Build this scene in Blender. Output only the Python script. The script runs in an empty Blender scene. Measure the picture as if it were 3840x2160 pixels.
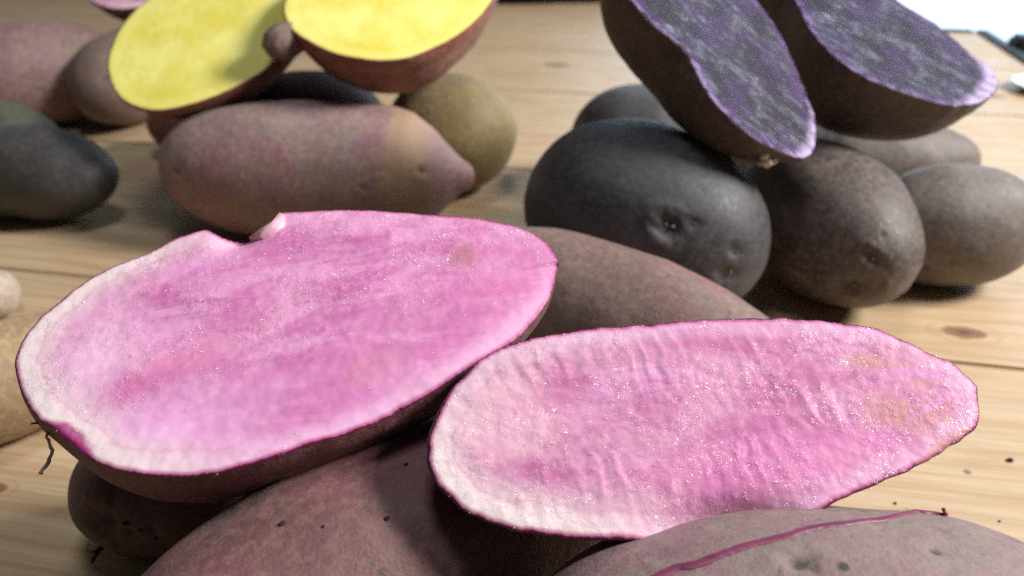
import bpy, bmesh, math, random
import numpy as np
from mathutils import Vector, Matrix, noise

CM = 0.01
sc = bpy.context.scene
COL = sc.collection

# ------------------------------------------------------------------ camera
PITCH = math.radians(29.0)
cam = bpy.data.cameras.new('camera')
cam.sensor_width = 36.0
cam.lens = 28.26
cam.clip_start, cam.clip_end = 0.005, 60.0
cam.dof.use_dof = True
cam.dof.focus_distance = 0.142
cam.dof.aperture_fstop = 18.0
camo = bpy.data.objects.new('camera', cam)
COL.objects.link(camo)
camo.location = (0, 0, 14.5 * CM)
camo.rotation_euler = (math.radians(90) - PITCH, 0, 0)
sc.camera = camo

# ------------------------------------------------------------------ world, light
w = bpy.data.worlds.new('World')
sc.world = w
w.use_nodes = True
bg = w.node_tree.nodes['Background']
bg.inputs[0].default_value = (0.70, 0.86, 1.0, 1)
bg.inputs[1].default_value = 0.045

def area(name, loc, target, size, power, color, size_y=None):
    d = bpy.data.lights.new(name, 'AREA')
    d.energy, d.color, d.size = power, color, size
    if size_y:
        d.shape, d.size_y = 'RECTANGLE', size_y
    o = bpy.data.objects.new(name, d)
    COL.objects.link(o)
    o.location = loc
    o.rotation_euler = (Vector(target) - Vector(loc)).to_track_quat('-Z', 'Y').to_euler()
    return o
area('window_light', (0.88, 0.18, 0.73), (0.03, 0.2, 0.03), 0.30, 22.5, (1.0, 0.985, 0.965), 0.30)
area('overhead_glint_fill', (0.0, 0.17, 1.05), (0.0, 0.2, 0.03), 0.26, 3.2, (0.9, 0.94, 1.0))  # added overhead lamp, no real fixture: glints on wet faces, soft fill

vs = sc.view_settings
vs.view_transform = 'Standard'
vs.look = 'None'
vs.exposure = 0.0
vs.gamma = 1.0
vs.use_curve_mapping = False
sc.cycles.use_denoising = False
sc.cycles.adaptive_threshold = 0.006
sc.cycles.max_bounces = 5
sc.cycles.sample_clamp_indirect = 6.0

# ------------------------------------------------------------------ measured shapes (centimetres)
WHOLE = {
'C': dict(c=[2.72, 19.94, 2.28], axis=[0.784, -0.621, 0.0], a=5.94, b=2.28, eyes=[[-0.122, 0.181, 0.976, 0.12], [0.395, -0.235, 0.888, 0.1]]),
'U': dict(c=[4.48, 25.11, 3.24], axis=[0.854, -0.499, -0.145], a=4.33, b=3.21, eyes=[[0.387, -0.806, 0.448, 0.42], [0.505, -0.693, 0.514, 0.2], [0.817, -0.5, 0.289, 0.22], [0.83, -0.553, 0.063, 0.3], [-0.291, -0.652, 0.7, 0.1], [0.166, -0.98, 0.108, 0.12], [-0.276, -0.939, 0.206, 0.1], [0.439, -0.463, 0.77, 0.1]]),
'V': dict(c=[11.23, 26.54, 2.64], axis=[0.207, -0.977, -0.045], a=4.32, b=2.64, eyes=[[0.922, -0.301, 0.245, 0.24], [0.881, -0.44, -0.177, 0.38], [0.486, -0.852, 0.195, 0.13], [0.605, -0.19, 0.773, 0.12], [0.339, -0.472, 0.814, 0.1], [0.854, -0.166, 0.493, 0.1]]),
'W': dict(c=[16.14, 26.87, 2.24], axis=[0.999, -0.052, 0.0], a=2.99, b=2.24, eyes=[[-0.486, -0.77, -0.414, 0.25], [-0.247, -0.954, -0.17, 0.15], [0.007, -0.758, 0.653, 0.12], [-0.393, -0.594, 0.702, 0.1]]),
'X': dict(c=[17.87, 35.02, 1.72], axis=[1.0, 0.006, 0.0], a=3.48, b=1.72, eyes=[]),
'Y': dict(c=[5.67, 35.95, 2.47], axis=[0.995, 0.099, 0.0], a=2.92, b=2.47, eyes=[]),
'O': dict(c=[-7.96, 31.0, 2.78], axis=[0.997, -0.081, 0.0], a=6.42, b=2.78, eyes=[[0.733, -0.617, 0.285, 0.2], [0.517, -0.788, 0.334, 0.12], [0.403, -0.904, 0.142, 0.14], [-0.754, -0.63, 0.185, 0.2]]),
'P': dict(c=[-2.75, 36.07, 2.72], axis=[0.983, -0.182, 0.0], a=2.96, b=2.72, eyes=[[0.76, -0.592, 0.268, 0.15], [0.793, -0.441, 0.42, 0.12]]),
'I': dict(c=[-21.15, 32.78, 2.08], axis=[0.981, -0.194, 0.0], a=4.39, b=2.08, eyes=[[0.956, -0.242, 0.166, 0.3]]),
'J': dict(c=[-27.41, 45.91, 2.88], axis=[0.809, 0.588, 0.0], a=5.35, b=2.88, eyes=[[-0.107, -0.967, 0.232, 0.2]]),
'L': dict(c=[-22.32, 47.3, 2.57], axis=[0.09, 0.996, 0.0], a=4.70, b=2.57, eyes=[[-0.891, -0.32, 0.323, 0.2]]),
'Q': dict(c=[-16.44, 40.47, 1.69], axis=[0.941, -0.337, 0.0], a=2.68, b=1.69, eyes=[]),
'R': dict(c=[-9.18, 36.09, 2.76], axis=[1.0, 0.0, 0.0], a=3.50, b=2.76, eyes=[]),
'Z': dict(c=[12.9, 37.63, 2.3], axis=[1.0, 0.0, 0.0], a=3.65, b=2.30, eyes=[]),
'G': dict(c=[-14.35, 17.71, 1.61], axis=[0.764, 0.645, 0.0], a=3.68, b=1.61, eyes=[]),
'H': dict(c=[-18.0, 24.1, 0.89], axis=[1.0, 0.0, 0.0], a=0.95, b=0.89, eyes=[]),
'D': dict(c=[-1.76, 11.23, 2.53], axis=[0.738, 0.675, 0.0], a=6.81, b=2.53, eyes=[[-0.402, 0.138, 0.905, 0.1], [-0.229, -0.244, 0.942, 0.09], [-0.016, 0.19, 0.982, 0.08], [-0.379, 0.456, 0.805, 0.1]]),
'E': dict(c=[-7.94, 13.85, 1.46], axis=[0.995, -0.097, 0.0], a=2.13, b=1.46, eyes=[[-0.258, -0.923, 0.286, 0.35], [-0.006, -0.989, 0.15, 0.15], [0.2, -0.954, 0.224, 0.15]]),
'F': dict(c=[4.69, 7.77, 2.88], axis=[1.0, 0.0, 0.0], a=4.87, b=2.88, eyes=[[-0.144, 0.051, 0.988, 0.2], [-0.531, 0.199, 0.824, 0.12], [0.269, 0.132, 0.954, 0.16], [-0.332, 0.374, 0.866, 0.1]]),
}
SCRATCH = [[-0.556, 0.057, 0.829], [-0.486, 0.085, 0.87], [-0.416, 0.108, 0.903], [-0.332, 0.139, 0.933], [-0.258, 0.177, 0.95], [-0.182, 0.214, 0.96], [-0.104, 0.255, 0.961], [-0.011, 0.3, 0.954], [0.071, 0.336, 0.939], [0.157, 0.375, 0.914], [0.259, 0.456, 0.851], [0.368, 0.58, 0.726], [0.41, 0.551, 0.727], [0.452, 0.519, 0.725]]
HALF = {
'A': dict(c=[-4.19, 12.93, 6.76], ex=[0.9715, 0.2134, 0.1035], n=[-0.0201, -0.3609, 0.9324], outline=[(-4.88, 0.12), (-4.88, 0.44), (-4.8, 0.74), (-4.6, 1.12), (-4.25, 1.48), (-3.81, 1.88), (-3.27, 2.17), (-2.67, 2.36), (-2.21, 2.58), (-1.81, 2.67), (-1.54, 2.71), (-1.32, 2.54), (-1.04, 2.4), (-0.69, 2.28), (-0.44, 2.41), (-0.14, 2.63), (0.01, 2.82), (0.46, 2.74), (1.03, 2.64), (1.6, 2.49), (2.24, 2.28), (2.79, 2.07), (3.34, 1.86), (3.97, 1.62), (4.42, 1.38), (4.77, 1.11), (5.03, 0.82), (5.19, 0.5), (5.27, 0.14), (5.24, -0.06), (5.07, -0.39), (4.84, -0.79), (4.51, -1.15), (4.12, -1.48), (3.78, -1.67), (3.41, -1.82), (3.14, -1.91), (2.82, -2.07), (2.43, -2.26), (1.91, -2.44), (1.34, -2.62), (0.79, -2.74), (0.19, -2.83), (-0.34, -2.92), (-0.86, -2.98), (-1.36, -2.99), (-1.8, -2.94), (-2.24, -2.84), (-2.68, -2.66), (-3.14, -2.4), (-3.44, -2.13), (-3.73, -1.79), (-3.91, -1.59), (-4.09, -1.39), (-4.38, -1.11), (-4.6, -0.73), (-4.78, -0.3)]),
'B': dict(c=[3.26, 10.77, 6.14], ex=[0.9931, 0.1027, 0.056], n=[0.0, -0.4789, 0.8779], outline=[(-4.67, -0.1), (-4.61, 0.17), (-4.45, 0.58), (-4.26, 0.89), (-4.0, 1.16), (-3.66, 1.43), (-3.29, 1.62), (-2.78, 1.76), (-2.13, 1.81), (-1.55, 1.85), (-0.84, 1.82), (-0.12, 1.8), (0.61, 1.77), (1.32, 1.71), (2.03, 1.61), (2.64, 1.47), (3.19, 1.34), (3.56, 1.14), (3.9, 0.89), (4.17, 0.66), (4.45, 0.47), (4.58, 0.26), (4.69, 0.02), (4.67, -0.2), (4.59, -0.49), (4.37, -0.78), (4.15, -0.9), (3.72, -1.09), (3.09, -1.32), (2.35, -1.53), (1.63, -1.71), (1.34, -1.83), (0.79, -1.95), (-0.05, -2.01), (-0.98, -1.97), (-1.84, -1.89), (-2.5, -1.79), (-3.1, -1.65), (-3.57, -1.5), (-3.99, -1.28), (-4.28, -1.04), (-4.51, -0.76), (-4.65, -0.44)]),
'S': dict(c=[6.51, 25.43, 8.81], ex=[0.7581, -0.2142, -0.616], n=[0.4579, -0.4977, 0.7366], outline=[(-4.49, -1.04), (-4.08, -1.22), (-3.58, -1.25), (-2.92, -1.3), (-2.22, -1.42), (-1.46, -1.33), (-0.79, -1.38), (-0.09, -1.87), (0.71, -2.21), (1.54, -2.28), (2.32, -2.19), (3.17, -1.82), (3.85, -1.39), (4.17, -0.83), (4.14, 0.04), (3.74, 0.98), (3.17, 1.62), (2.33, 2.46), (1.3, 3.25), (0.08, 3.79), (-0.97, 3.85), (-2.19, 3.28), (-3.39, 2.03), (-4.35, 0.23)]),
'T': dict(c=[12.79, 29.08, 8.8], ex=[0.8335, -0.3443, -0.4321], n=[0.2587, -0.4478, 0.8559], outline=[(-4.89, 0.1), (-4.46, -0.4), (-3.78, -0.74), (-2.92, -1.16), (-2.15, -2.1), (-1.54, -2.57), (-0.66, -3.0), (0.27, -3.08), (1.4, -2.82), (2.48, -2.35), (3.42, -1.78), (4.04, -1.07), (4.5, -0.15), (4.67, 0.99), (4.29, 1.72), (3.37, 1.92), (2.66, 2.22), (1.78, 2.5), (0.27, 2.56), (-1.16, 2.91), (-2.72, 2.98), (-4.03, 2.25), (-4.82, 1.07)]),
'M': dict(c=[-12.78, 33.92, 7.49], ex=[0.6339, 0.6521, 0.416], n=[-0.0502, -0.502, 0.8634], outline=[(-3.18, 2.14), (-3.81, 1.13), (-4.16, -0.02), (-4.08, -0.94), (-3.73, -1.75), (-3.06, -2.38), (-2.13, -2.94), (-0.88, -3.38), (0.62, -3.58), (2.05, -3.43), (3.41, -2.92), (4.53, -1.98), (5.12, -0.61), (5.04, 0.85), (4.08, 2.42), (2.59, 3.36), (1.08, 3.67), (-0.24, 3.77), (-1.14, 3.54), (-2.12, 3.04)]),
'N': dict(c=[-4.83, 33.73, 8.8], ex=[0.5842, 0.7746, 0.2425], n=[0.0299, -0.3191, 0.9473], outline=[(-3.1, 2.92), (-3.76, 1.83), (-3.99, 0.74), (-4.03, -0.54), (-3.71, -1.63), (-3.29, -2.42), (-2.51, -3.09), (-1.44, -3.35), (-0.21, -3.52), (1.2, -3.39), (2.86, -2.94), (4.42, -2.19), (5.62, -1.1), (6.02, 0.52), (5.08, 2.27), (3.19, 3.65), (0.94, 4.33), (-1.02, 4.23), (-2.27, 3.66)]),
'K': dict(c=[-22.2, 52.02, 7.49], ex=[0.0482, 0.951, 0.3054], n=[-0.0999, -0.2996, 0.9488], outline=[(-2.22, 3.02), (-3.6, 1.56), (-4.28, 0.05), (-4.12, -1.09), (-3.13, -2.41), (-0.84, -3.58), (1.79, -3.75), (4.31, -2.42), (5.64, -0.07), (4.52, 1.98), (2.15, 3.2), (-0.22, 3.51)]),
}


# ------------------------------------------------------------------ node helper
class NT:
    def __init__(self, name):
        self.m = bpy.data.materials.new(name)
        self.cache, self._X = {}, None
        self.m.use_nodes = True
        self.t = self.m.node_tree
        self.t.nodes.clear()
        self.out = self.n('ShaderNodeOutputMaterial')
        self.p = self.n('ShaderNodeBsdfPrincipled')
        self.t.links.new(self.p.outputs[0], self.out.inputs[0])
        tc = self.n('ShaderNodeTexCoord')
        v = self.n('ShaderNodeVectorMath', operation='SCALE')
        v.inputs['Scale'].default_value = 100.0          # object space in centimetres
        self.t.links.new(tc.outputs['Object'], v.inputs[0])
        self.co = v.outputs[0]
        info = self.n('ShaderNodeObjectInfo')
        self.rnd = info.outputs['Random']
    def n(self, kind, **kw):
        nd = self.t.nodes.new(kind)
        for k, v in kw.items():
            setattr(nd, k, v)
        return nd
    def put(self, sock, v):
        if isinstance(v, bpy.types.NodeSocket):
            self.t.links.new(v, sock)
        elif isinstance(v, (tuple, list)):
            sock.default_value = (*v, 1) if (len(v) == 3 and sock.type == 'RGBA') else v
        else:
            sock.default_value = v
    def math(self, op, a, b=0.0, c=0.0, clamp=False):
        nd = self.n('ShaderNodeMath', operation=op, use_clamp=clamp)
        self.put(nd.inputs[0], a); self.put(nd.inputs[1], b); self.put(nd.inputs[2], c)
        return nd.outputs[0]
    def scale(self, s, off=(0, 0, 0), rot=(0, 0, 0)):
        nd = self.n('ShaderNodeMapping')
        self.put(nd.inputs['Vector'], self.co)
        nd.inputs['Scale'].default_value = s if isinstance(s, (tuple, list)) else (s, s, s)
        nd.inputs['Location'].default_value = off
        nd.inputs['Rotation'].default_value = rot
        return nd.outputs[0]
    def noise(self, s, detail=3.0, rough=0.55, dist=0.0, off=(0, 0, 0), rot=(0, 0, 0)):
        nd = self.n('ShaderNodeTexNoise')
        self.put(nd.inputs['Vector'], self.scale(s, off, rot))
        nd.inputs['Scale'].default_value = 1.0
        nd.inputs['Detail'].default_value = detail
        nd.inputs['Roughness'].default_value = rough
        nd.inputs['Distortion'].default_value = dist
        return nd.outputs['Fac']
    def voro(self, s, off=(0, 0, 0), feature='F1', rnd=1.0):
        nd = self.n('ShaderNodeTexVoronoi', feature=feature)
        self.put(nd.inputs['Vector'], self.scale(s, off))
        nd.inputs['Scale'].default_value = 1.0
        nd.inputs['Randomness'].default_value = rnd
        return nd.outputs['Distance']
    def rng(self, v, a, b, lo=0.0, hi=1.0, smooth=True):
        nd = self.n('ShaderNodeMapRange')
        nd.interpolation_type = 'SMOOTHSTEP' if smooth else 'LINEAR'
        self.put(nd.inputs[0], v)
        for i, x in enumerate((a, b, lo, hi)):
            nd.inputs[i + 1].default_value = x
        return nd.outputs[0]
    def mix(self, f, a, b, blend='MIX'):
        nd = self.n('ShaderNodeMix', data_type='RGBA', blend_type=blend)
        self.put(nd.inputs[0], f); self.put(nd.inputs[6], a); self.put(nd.inputs[7], b)
        return nd.outputs[2]
    def attr(self, name):
        nd = self.n('ShaderNodeAttribute', attribute_name=name)
        return nd.outputs['Fac']
    cache = None
    def X(self):
        if self._X is None:
            self._X = self.xyz()
        return self._X
    def xyz(self):
        nd = self.n('ShaderNodeSeparateXYZ')
        self.put(nd.inputs[0], self.co)
        return nd.outputs
    def spot(self, x, y, rx, ry, rot=0.0, wob=0.3, ws=1.3, soft=0.0):
        """0..1 blob at (x, y) cm on the local plane, ragged edge"""
        X = self.X()
        dx = self.math('SUBTRACT', X[0], x); dy = self.math('SUBTRACT', X[1], y)
        c, s = math.cos(rot), math.sin(rot)
        u = self.math('ADD', self.math('MULTIPLY', dx, c / rx), self.math('MULTIPLY', dy, s / rx))
        v = self.math('ADD', self.math('MULTIPLY', dx, -s / ry), self.math('MULTIPLY', dy, c / ry))
        d = self.math('SQRT', self.math('ADD', self.math('MULTIPLY', u, u), self.math('MULTIPLY', v, v)))
        key = round(ws, 2)
        if key not in self.cache:
            self.cache[key] = self.math('SUBTRACT', self.noise(ws, 3, 0.65), 0.5)
        nz = self.math('MULTIPLY', self.cache[key], wob * 4)
        return self.rng(self.math('ADD', d, nz), 1.15 + soft, 0.6 - soft)
    def bump(self, h, dist, strength=1.0, prev=None):
        nd = self.n('ShaderNodeBump')
        nd.inputs['Strength'].default_value = strength
        nd.inputs['Distance'].default_value = dist * CM
        self.put(nd.inputs['Height'], h)
        if prev is not None:
            self.t.links.new(prev, nd.inputs['Normal'])
        return nd.outputs[0]
    def done(self, color, rough, normal=None, spec=0.5, sss=0.0, sss_r=(1, .5, .4), sss_s=0.1, sheen=0.0, coat=0.0, coat_n=None):
        p = self.p
        self.put(p.inputs['Base Color'], color)
        self.put(p.inputs['Roughness'], rough)
        self.put(p.inputs['Specular IOR Level'], spec)
        if normal is not None:
            self.t.links.new(normal, p.inputs['Normal'])
        p.inputs['Subsurface Weight'].default_value = sss
        p.inputs['Subsurface Radius'].default_value = sss_r
        p.inputs['Subsurface Scale'].default_value = sss_s * CM
        p.inputs['Sheen Weight'].default_value = sheen
        p.inputs['Sheen Roughness'].default_value = 0.6
        self.put(p.inputs['Coat Weight'], coat)
        if coat_n is not None:
            self.t.links.new(coat_n, p.inputs['Coat Normal'])
        p.inputs['Coat Roughness'].default_value = 0.12
        p.inputs['Coat IOR'].default_value = 1.55
        return self.m

def lin(r, g, b):
    f = lambda c: ((c / 255 + 0.055) / 1.055) ** 2.4 if c > 10 else c / 255 / 12.92
    return (f(r), f(g), f(b))

# ------------------------------------------------------------------ materials
def skin_mat(name, base, second, russet, dark=(0.02, 0.014, 0.012), rust=0.5, patch=0.5, speck=0.5,
             seed=0.0, band=None, rough=0.6, grime=0.35, scurf=0.45):
    t = NT(name)
    o = (seed * 3.1, seed * 1.7, seed * 2.3)
    big = t.noise(0.28, 3, 0.55, 0.6, o)
    c = t.mix(t.rng(big, 0.5 - patch * 0.22, 0.62), base, second)
    mid = t.noise(0.9, 3, 0.6, 0.4, (o[1], o[0], o[2]))
    c = t.mix(t.math('MULTIPLY', t.rng(mid, 0.48, 0.68), rust), c, russet)
    # scurf: fine, pale, fingerprint-like weathering of the periderm
    fine = t.noise(5.0, 4, 0.72, 0.3, o)
    c = t.mix(t.math('MULTIPLY', t.rng(fine, 0.42, 0.68), scurf), c, tuple(min(1, k * 1.55 + 0.015) for k in russet))
    dirt = t.noise(2.1, 4, 0.7, 0.5, (o[2], o[1], o[0]))
    c = t.mix(t.math('MULTIPLY', t.rng(dirt, 0.56, 0.72), grime), c, dark)
    if band:
        x0, x1, col = band
        X = t.math('ADD', t.xyz()[0], t.math('MULTIPLY', t.math('SUBTRACT', t.noise(0.9, 4, 0.65), 0.5), 1.6))
        f = t.math('MULTIPLY', t.rng(X, x0 - 0.22, x0 + 0.22), t.rng(X, x1 + 0.5, x1 - 0.5))
        c = t.mix(t.math('MULTIPLY', f, 0.85), c, col)
    vd = t.voro(1.5, o)
    pick = t.rng(t.noise(0.8, 2, 0.5, 0, (o[1] + 5, o[2], o[0])), 0.5, 0.6)
    dots = t.math('MULTIPLY', t.rng(vd, 0.16, 0.07), t.math('MULTIPLY', pick, speck))
    c = t.mix(dots, c, dark)
    vd2 = t.voro(4.2, (o[1], o[2], o[0]))
    dots2 = t.math('MULTIPLY', t.rng(vd2, 0.2, 0.1), speck * 0.55)
    c = t.mix(dots2, c, tuple(k * 0.5 for k in russet))
    flake = t.voro(2.6, (o[2], o[0], o[1]), 'DISTANCE_TO_EDGE')
    fz = t.rng(t.noise(0.55, 3, 0.6, 0, (o[0] + 9, o[1], o[2])), 0.46, 0.62)
    c = t.mix(t.math('MULTIPLY', t.math('MULTIPLY', t.rng(flake, 0.10, 0.02), fz), 0.10), c, tuple(min(1, k * 1.5 + 0.02) for k in russet))
    eye = t.attr('eye')
    c = t.mix(t.math('MULTIPLY', t.rng(eye, 0.15, 0.85), 0.85), c, dark)
    h = t.math('ADD', t.math('MULTIPLY', fine, 0.6), t.math('MULTIPLY', t.noise(16.0, 2, 0.7, 0, o), 0.4))
    nrm = t.bump(h, 0.032, 0.9)
    rg = t.rng(fine, 0.3, 0.7, rough - 0.1, rough + 0.12)
    return t.done(c, rg, nrm, spec=0.45, sheen=0.06)

def pink_flesh(name, kind):
    t = NT(name)
    edge = t.attr('edge')
    X = t.X()
    wn = t.math('SUBTRACT', t.noise(0.9, 3, 0.6), 0.5)
    e = t.math('ADD', edge, t.math('MULTIPLY', wn, 0.55))
    M = lambda a, b: t.math('MULTIPLY', a, b)
    pink, rose, deep = (lin(219, 150, 188), lin(198, 112, 164), lin(186, 92, 150)) if kind == 'A' else (lin(208, 142, 174), lin(192, 110, 156), lin(178, 90, 142))
    cl = t.noise((0.45, 0.8, 0.7), 4, 0.62, 1.0, (3, 1, 0))
    c = t.mix(t.rng(cl, 0.38, 0.62), pink, rose)
    st = t.noise((0.40, 1.7, 1.0), 4, 0.62, 0.7, (1, 7, 0), (0, 0, math.radians(-18 if kind == 'A' else 10)))
    c = t.mix(M(t.rng(st, 0.50, 0.68), 0.5), c, lin(226, 168, 206))
    c = t.mix(M(t.rng(st, 0.46, 0.32), 0.5), c, deep)
    gr = t.noise(8.0, 4, 0.75, 0.4)
    patchy = t.rng(t.noise((0.9, 1.2, 1), 2, 0.5, 0.3, (6, 2, 0)), 0.36, 0.60, 0.25, 1.0)
    if kind == 'A':
        # smooth glassy lower third, grainy torn upper part
        patchy = M(patchy, t.rng(t.math('ADD', X[1], M(X[0], -0.22)), -1.5, -0.3, 0.12, 1.0))
    grain = t.rng(gr, 0.50, 0.66)
    c = t.mix(M(M(grain, patchy), 0.45), c, lin(230, 174, 198))
    c = t.mix(M(M(t.rng(gr, 0.46, 0.30), patchy), 0.4), c, lin(190, 92, 142))
    if kind == 'A':
        c = t.mix(M(t.rng(X[0], 1.6, 4.6), 0.4), c, lin(204, 108, 160))
        c = t.mix(M(t.spot(-2.3, -1.9, 1.8, 0.8, 0.0, 0.35, 0.8, 0.5), 0.6), c, lin(236, 178, 220))
        c = t.mix(M(t.spot(-3.5, -0.2, 0.7, 1.2, -0.3, 0.35, 0.8, 0.55), 0.6), c, lin(242, 200, 224))
        c = t.mix(M(t.spot(-2.2, -0.75, 1.6, 0.35, 0.35, 0.35, 0.8, 0.5), 0.45), c, lin(212, 116, 160))
        c = t.mix(M(t.spot(-1.6, 1.75, 0.9, 0.3, 0.1, 0.3, 0.8), 0.5), c, lin(224, 146, 200))
        c = t.mix(M(t.spot(1.55, -1.55, 0.8, 0.4, 0.35, 0.3, 0.8), 0.6), c, lin(206, 132, 160))
        c = t.mix(M(t.spot(1.2, -2.2, 1.6, 0.4, 0.35, 0.35, 0.8, 0.5), 0.45), c, lin(214, 126, 186))
        wl = t.rng(X[0], 0.0, -3.6)
        low = t.rng(X[1], 0.4, -1.0)
    else:
        c = t.mix(M(t.spot(1.0, -0.9, 2.4, 0.5, 0.0, 0.4, 0.8), 0.4), c, lin(220, 126, 180))
        c = t.mix(M(t.spot(-3.3, 0.3, 0.9, 0.9, 0, 0.3, 0.8), 0.5), c, lin(240, 190, 202))
        wl = M(t.rng(X[0], 0.5, -3.6), t.rng(X[1], 0.9, -0.6, 0.35, 1.0))
        low = 0.75
    # paler shell under the skin, wide at the blunt end, thin elsewhere
    c = t.mix(M(M(t.rng(e, 0.58, 0.12), 0.72), t.math('MAXIMUM', low, 0.35)), c, lin(228, 178, 208))
    c = t.mix(M(M(t.rng(e, 1.05, 0.1), wl), 0.92), c, lin(236, 218, 214))
    ring = M(t.rng(e, 0.36, 0.42), t.rng(e, 0.5, 0.42))
    c = t.mix(M(ring, 0.22), c, lin(206, 120, 156))
    se = t.math('ADD', edge, M(wn, 0.10))
    c = t.mix(M(t.rng(se, 0.12, 0.035), 0.8), c, lin(178, 62, 122))
    c = t.mix(t.rng(se, 0.05, 0.015), c, lin(92, 24, 58))
    if kind == 'A':
        c = t.mix(M(M(t.spot(3.5, 0.67, 0.3, 0.34, 0, 0.5, 2.4, 0.3), t.rng(gr, 0.4, 0.6, 0.4, 1.0)), 0.75), c, lin(166, 112, 92))
        c = t.mix(M(t.spot(-3.75, -1.72, 0.22, 0.6, 0.75, 0.3, 2.4), 0.85), c, lin(166, 40, 116))
    else:
        tan = lin(190, 132, 112)
        for (x, y, rx, ry, r, a) in ((3.2, 0.55, 0.55, 0.24, -0.2, .95), (3.0, -0.28, 0.5, 0.3, 0.1, .9), (3.7, -0.5, 0.5, 0.28, 0.3, .9),
                                     (3.75, 0.1, 0.35, 0.2, 0.0, .5), (3.75, -1.0, 0.6, 0.12, 0.5, .9), (3.8, 0.72, 0.7, 0.1, -0.4, .6)):
            c = t.mix(M(M(t.spot(x, y, rx, ry, r, 0.6, 2.4, 0.25), t.rng(gr, 0.38, 0.58, 0.35, 1.0)), a * 0.75), c, tan)
        c = t.mix(M(t.spot(3.6, 0.32, 0.8, 0.1, -0.15, 0.3, 2.4), 0.6), c, lin(214, 134, 190))
        c = t.mix(M(t.spot(3.9, -0.28, 0.5, 0.07, 0.4, 0.3, 2.4), 0.7), c, lin(220, 140, 196))
    # wet cut cells: clustered droplets of juice on a soft grain
    clus = t.rng(t.noise((1.3, 2.0, 1.5), 3, 0.6, 0.3, (8, 3, 1)), 0.47, 0.58, 0.06, 1.0)
    wet = M(clus, t.math('ADD', M(patchy, 0.9), 0.1))
    tw = t.noise((4.6, 7.0, 6.0), 2, 0.55)
    nrm = t.bump(M(gr, patchy), 0.02, 0.9)
    return t.done(c, 0.45, nrm, spec=0.25, coat=M(wet, 0.65 if kind == 'A' else 0.42), coat_n=t.bump(tw, 0.17, 1.0))


def yellow_flesh(name):
    t = NT(name)
    e = t.math('ADD', t.attr('edge'), t.math('MULTIPLY', t.math('SUBTRACT', t.noise(0.7, 3), 0.5), 0.5))
    cl = t.noise(0.4, 4, 0.55, 0.6)
    c = t.mix(t.rng(cl, 0.35, 0.65), lin(224, 210, 92), lin(238, 230, 132))
    gr = t.noise(5.0, 5, 0.7)
    c = t.mix(t.math('MULTIPLY', t.rng(gr, 0.5, 0.7), 0.3), c, lin(236, 226, 130))
    c = t.mix(t.math('MULTIPLY', t.rng(e, 0.8, 0.3), 0.6), c, lin(234, 222, 124))
    ring = t.math('MULTIPLY', t.rng(e, 0.5, 0.7), t.rng(e, 1.0, 0.7))
    c = t.mix(t.math('MULTIPLY', ring, 0.15), c, lin(214, 186, 60))
    c = t.mix(t.rng(t.attr('edge'), 0.10, 0.04), c, lin(110, 40, 40))
    h = t.math('ADD', gr, t.math('MULTIPLY', t.noise(12, 3), 0.5))
    return t.done(c, 0.45, t.bump(gr, 0.012, 0.6), spec=0.4)

def purple_flesh(name):
    t = NT(name)
    M = lambda a, b: t.math('MULTIPLY', a, b)
    edge = t.attr('edge')
    wn = t.math('SUBTRACT', t.noise(1.6, 4, .65), 0.5)
    e = t.math('ADD', edge, M(wn, 0.7))
    cl = t.noise((0.6, 1.0, 0.8), 3, 0.6, 0.6, (4, 4, 0))
    c = t.mix(t.rng(cl, 0.40, 0.60), lin(26, 16, 34), lin(54, 32, 74))
    st = t.noise((1.2, 4.0, 3.0), 4, 0.72, 1.2, (2, 0, 0), (0, 0, 0.2))
    zone = t.rng(t.noise((0.6, 1.2, 1), 3, 0.6, 0.4, (1, 9, 0)), 0.42, 0.58, 0.08, 1.0)
    c = t.mix(M(M(t.rng(st, 0.46, 0.60), zone), 0.75), c, lin(104, 106, 116))
    st2 = t.noise((2.2, 8.0, 6.0), 4, 0.75, 1.0, (9, 0, 0), (0, 0, -0.25))
    c = t.mix(M(t.rng(st2, 0.50, 0.38), 0.7), c, lin(32, 20, 42))
    c = t.mix(M(M(t.rng(st2, 0.56, 0.70), zone), 0.7), c, lin(168, 172, 180))
    c = t.mix(M(M(t.rng(e, 0.6, -0.1), 0.85), t.rng(st, 0.38, 0.60, 0.1, 1.0)), c, lin(96, 66, 126))
    c = t.mix(M(M(t.rng(e, 0.24, 0.02), t.rng(st, 0.45, 0.6)), 0.6), c, lin(168, 146, 190))
    tip = t.rng(t.math('ADD', t.X()[0], M(e, -1.3)), 2.9, 3.9)
    c = t.mix(M(M(tip, t.rng(st, 0.30, 0.55)), 0.8), c, lin(196, 176, 212))
    c = t.mix(t.rng(t.math('ADD', edge, M(wn, 0.08)), 0.07, 0.02), c, lin(48, 18, 36))
    return t.done(c, 0.55, t.bump(st2, 0.03, 0.9), spec=0.15, coat=0.12, coat_n=t.bump(t.noise((7, 12, 9), 2, 0.6), 0.12, 1.0))

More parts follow.
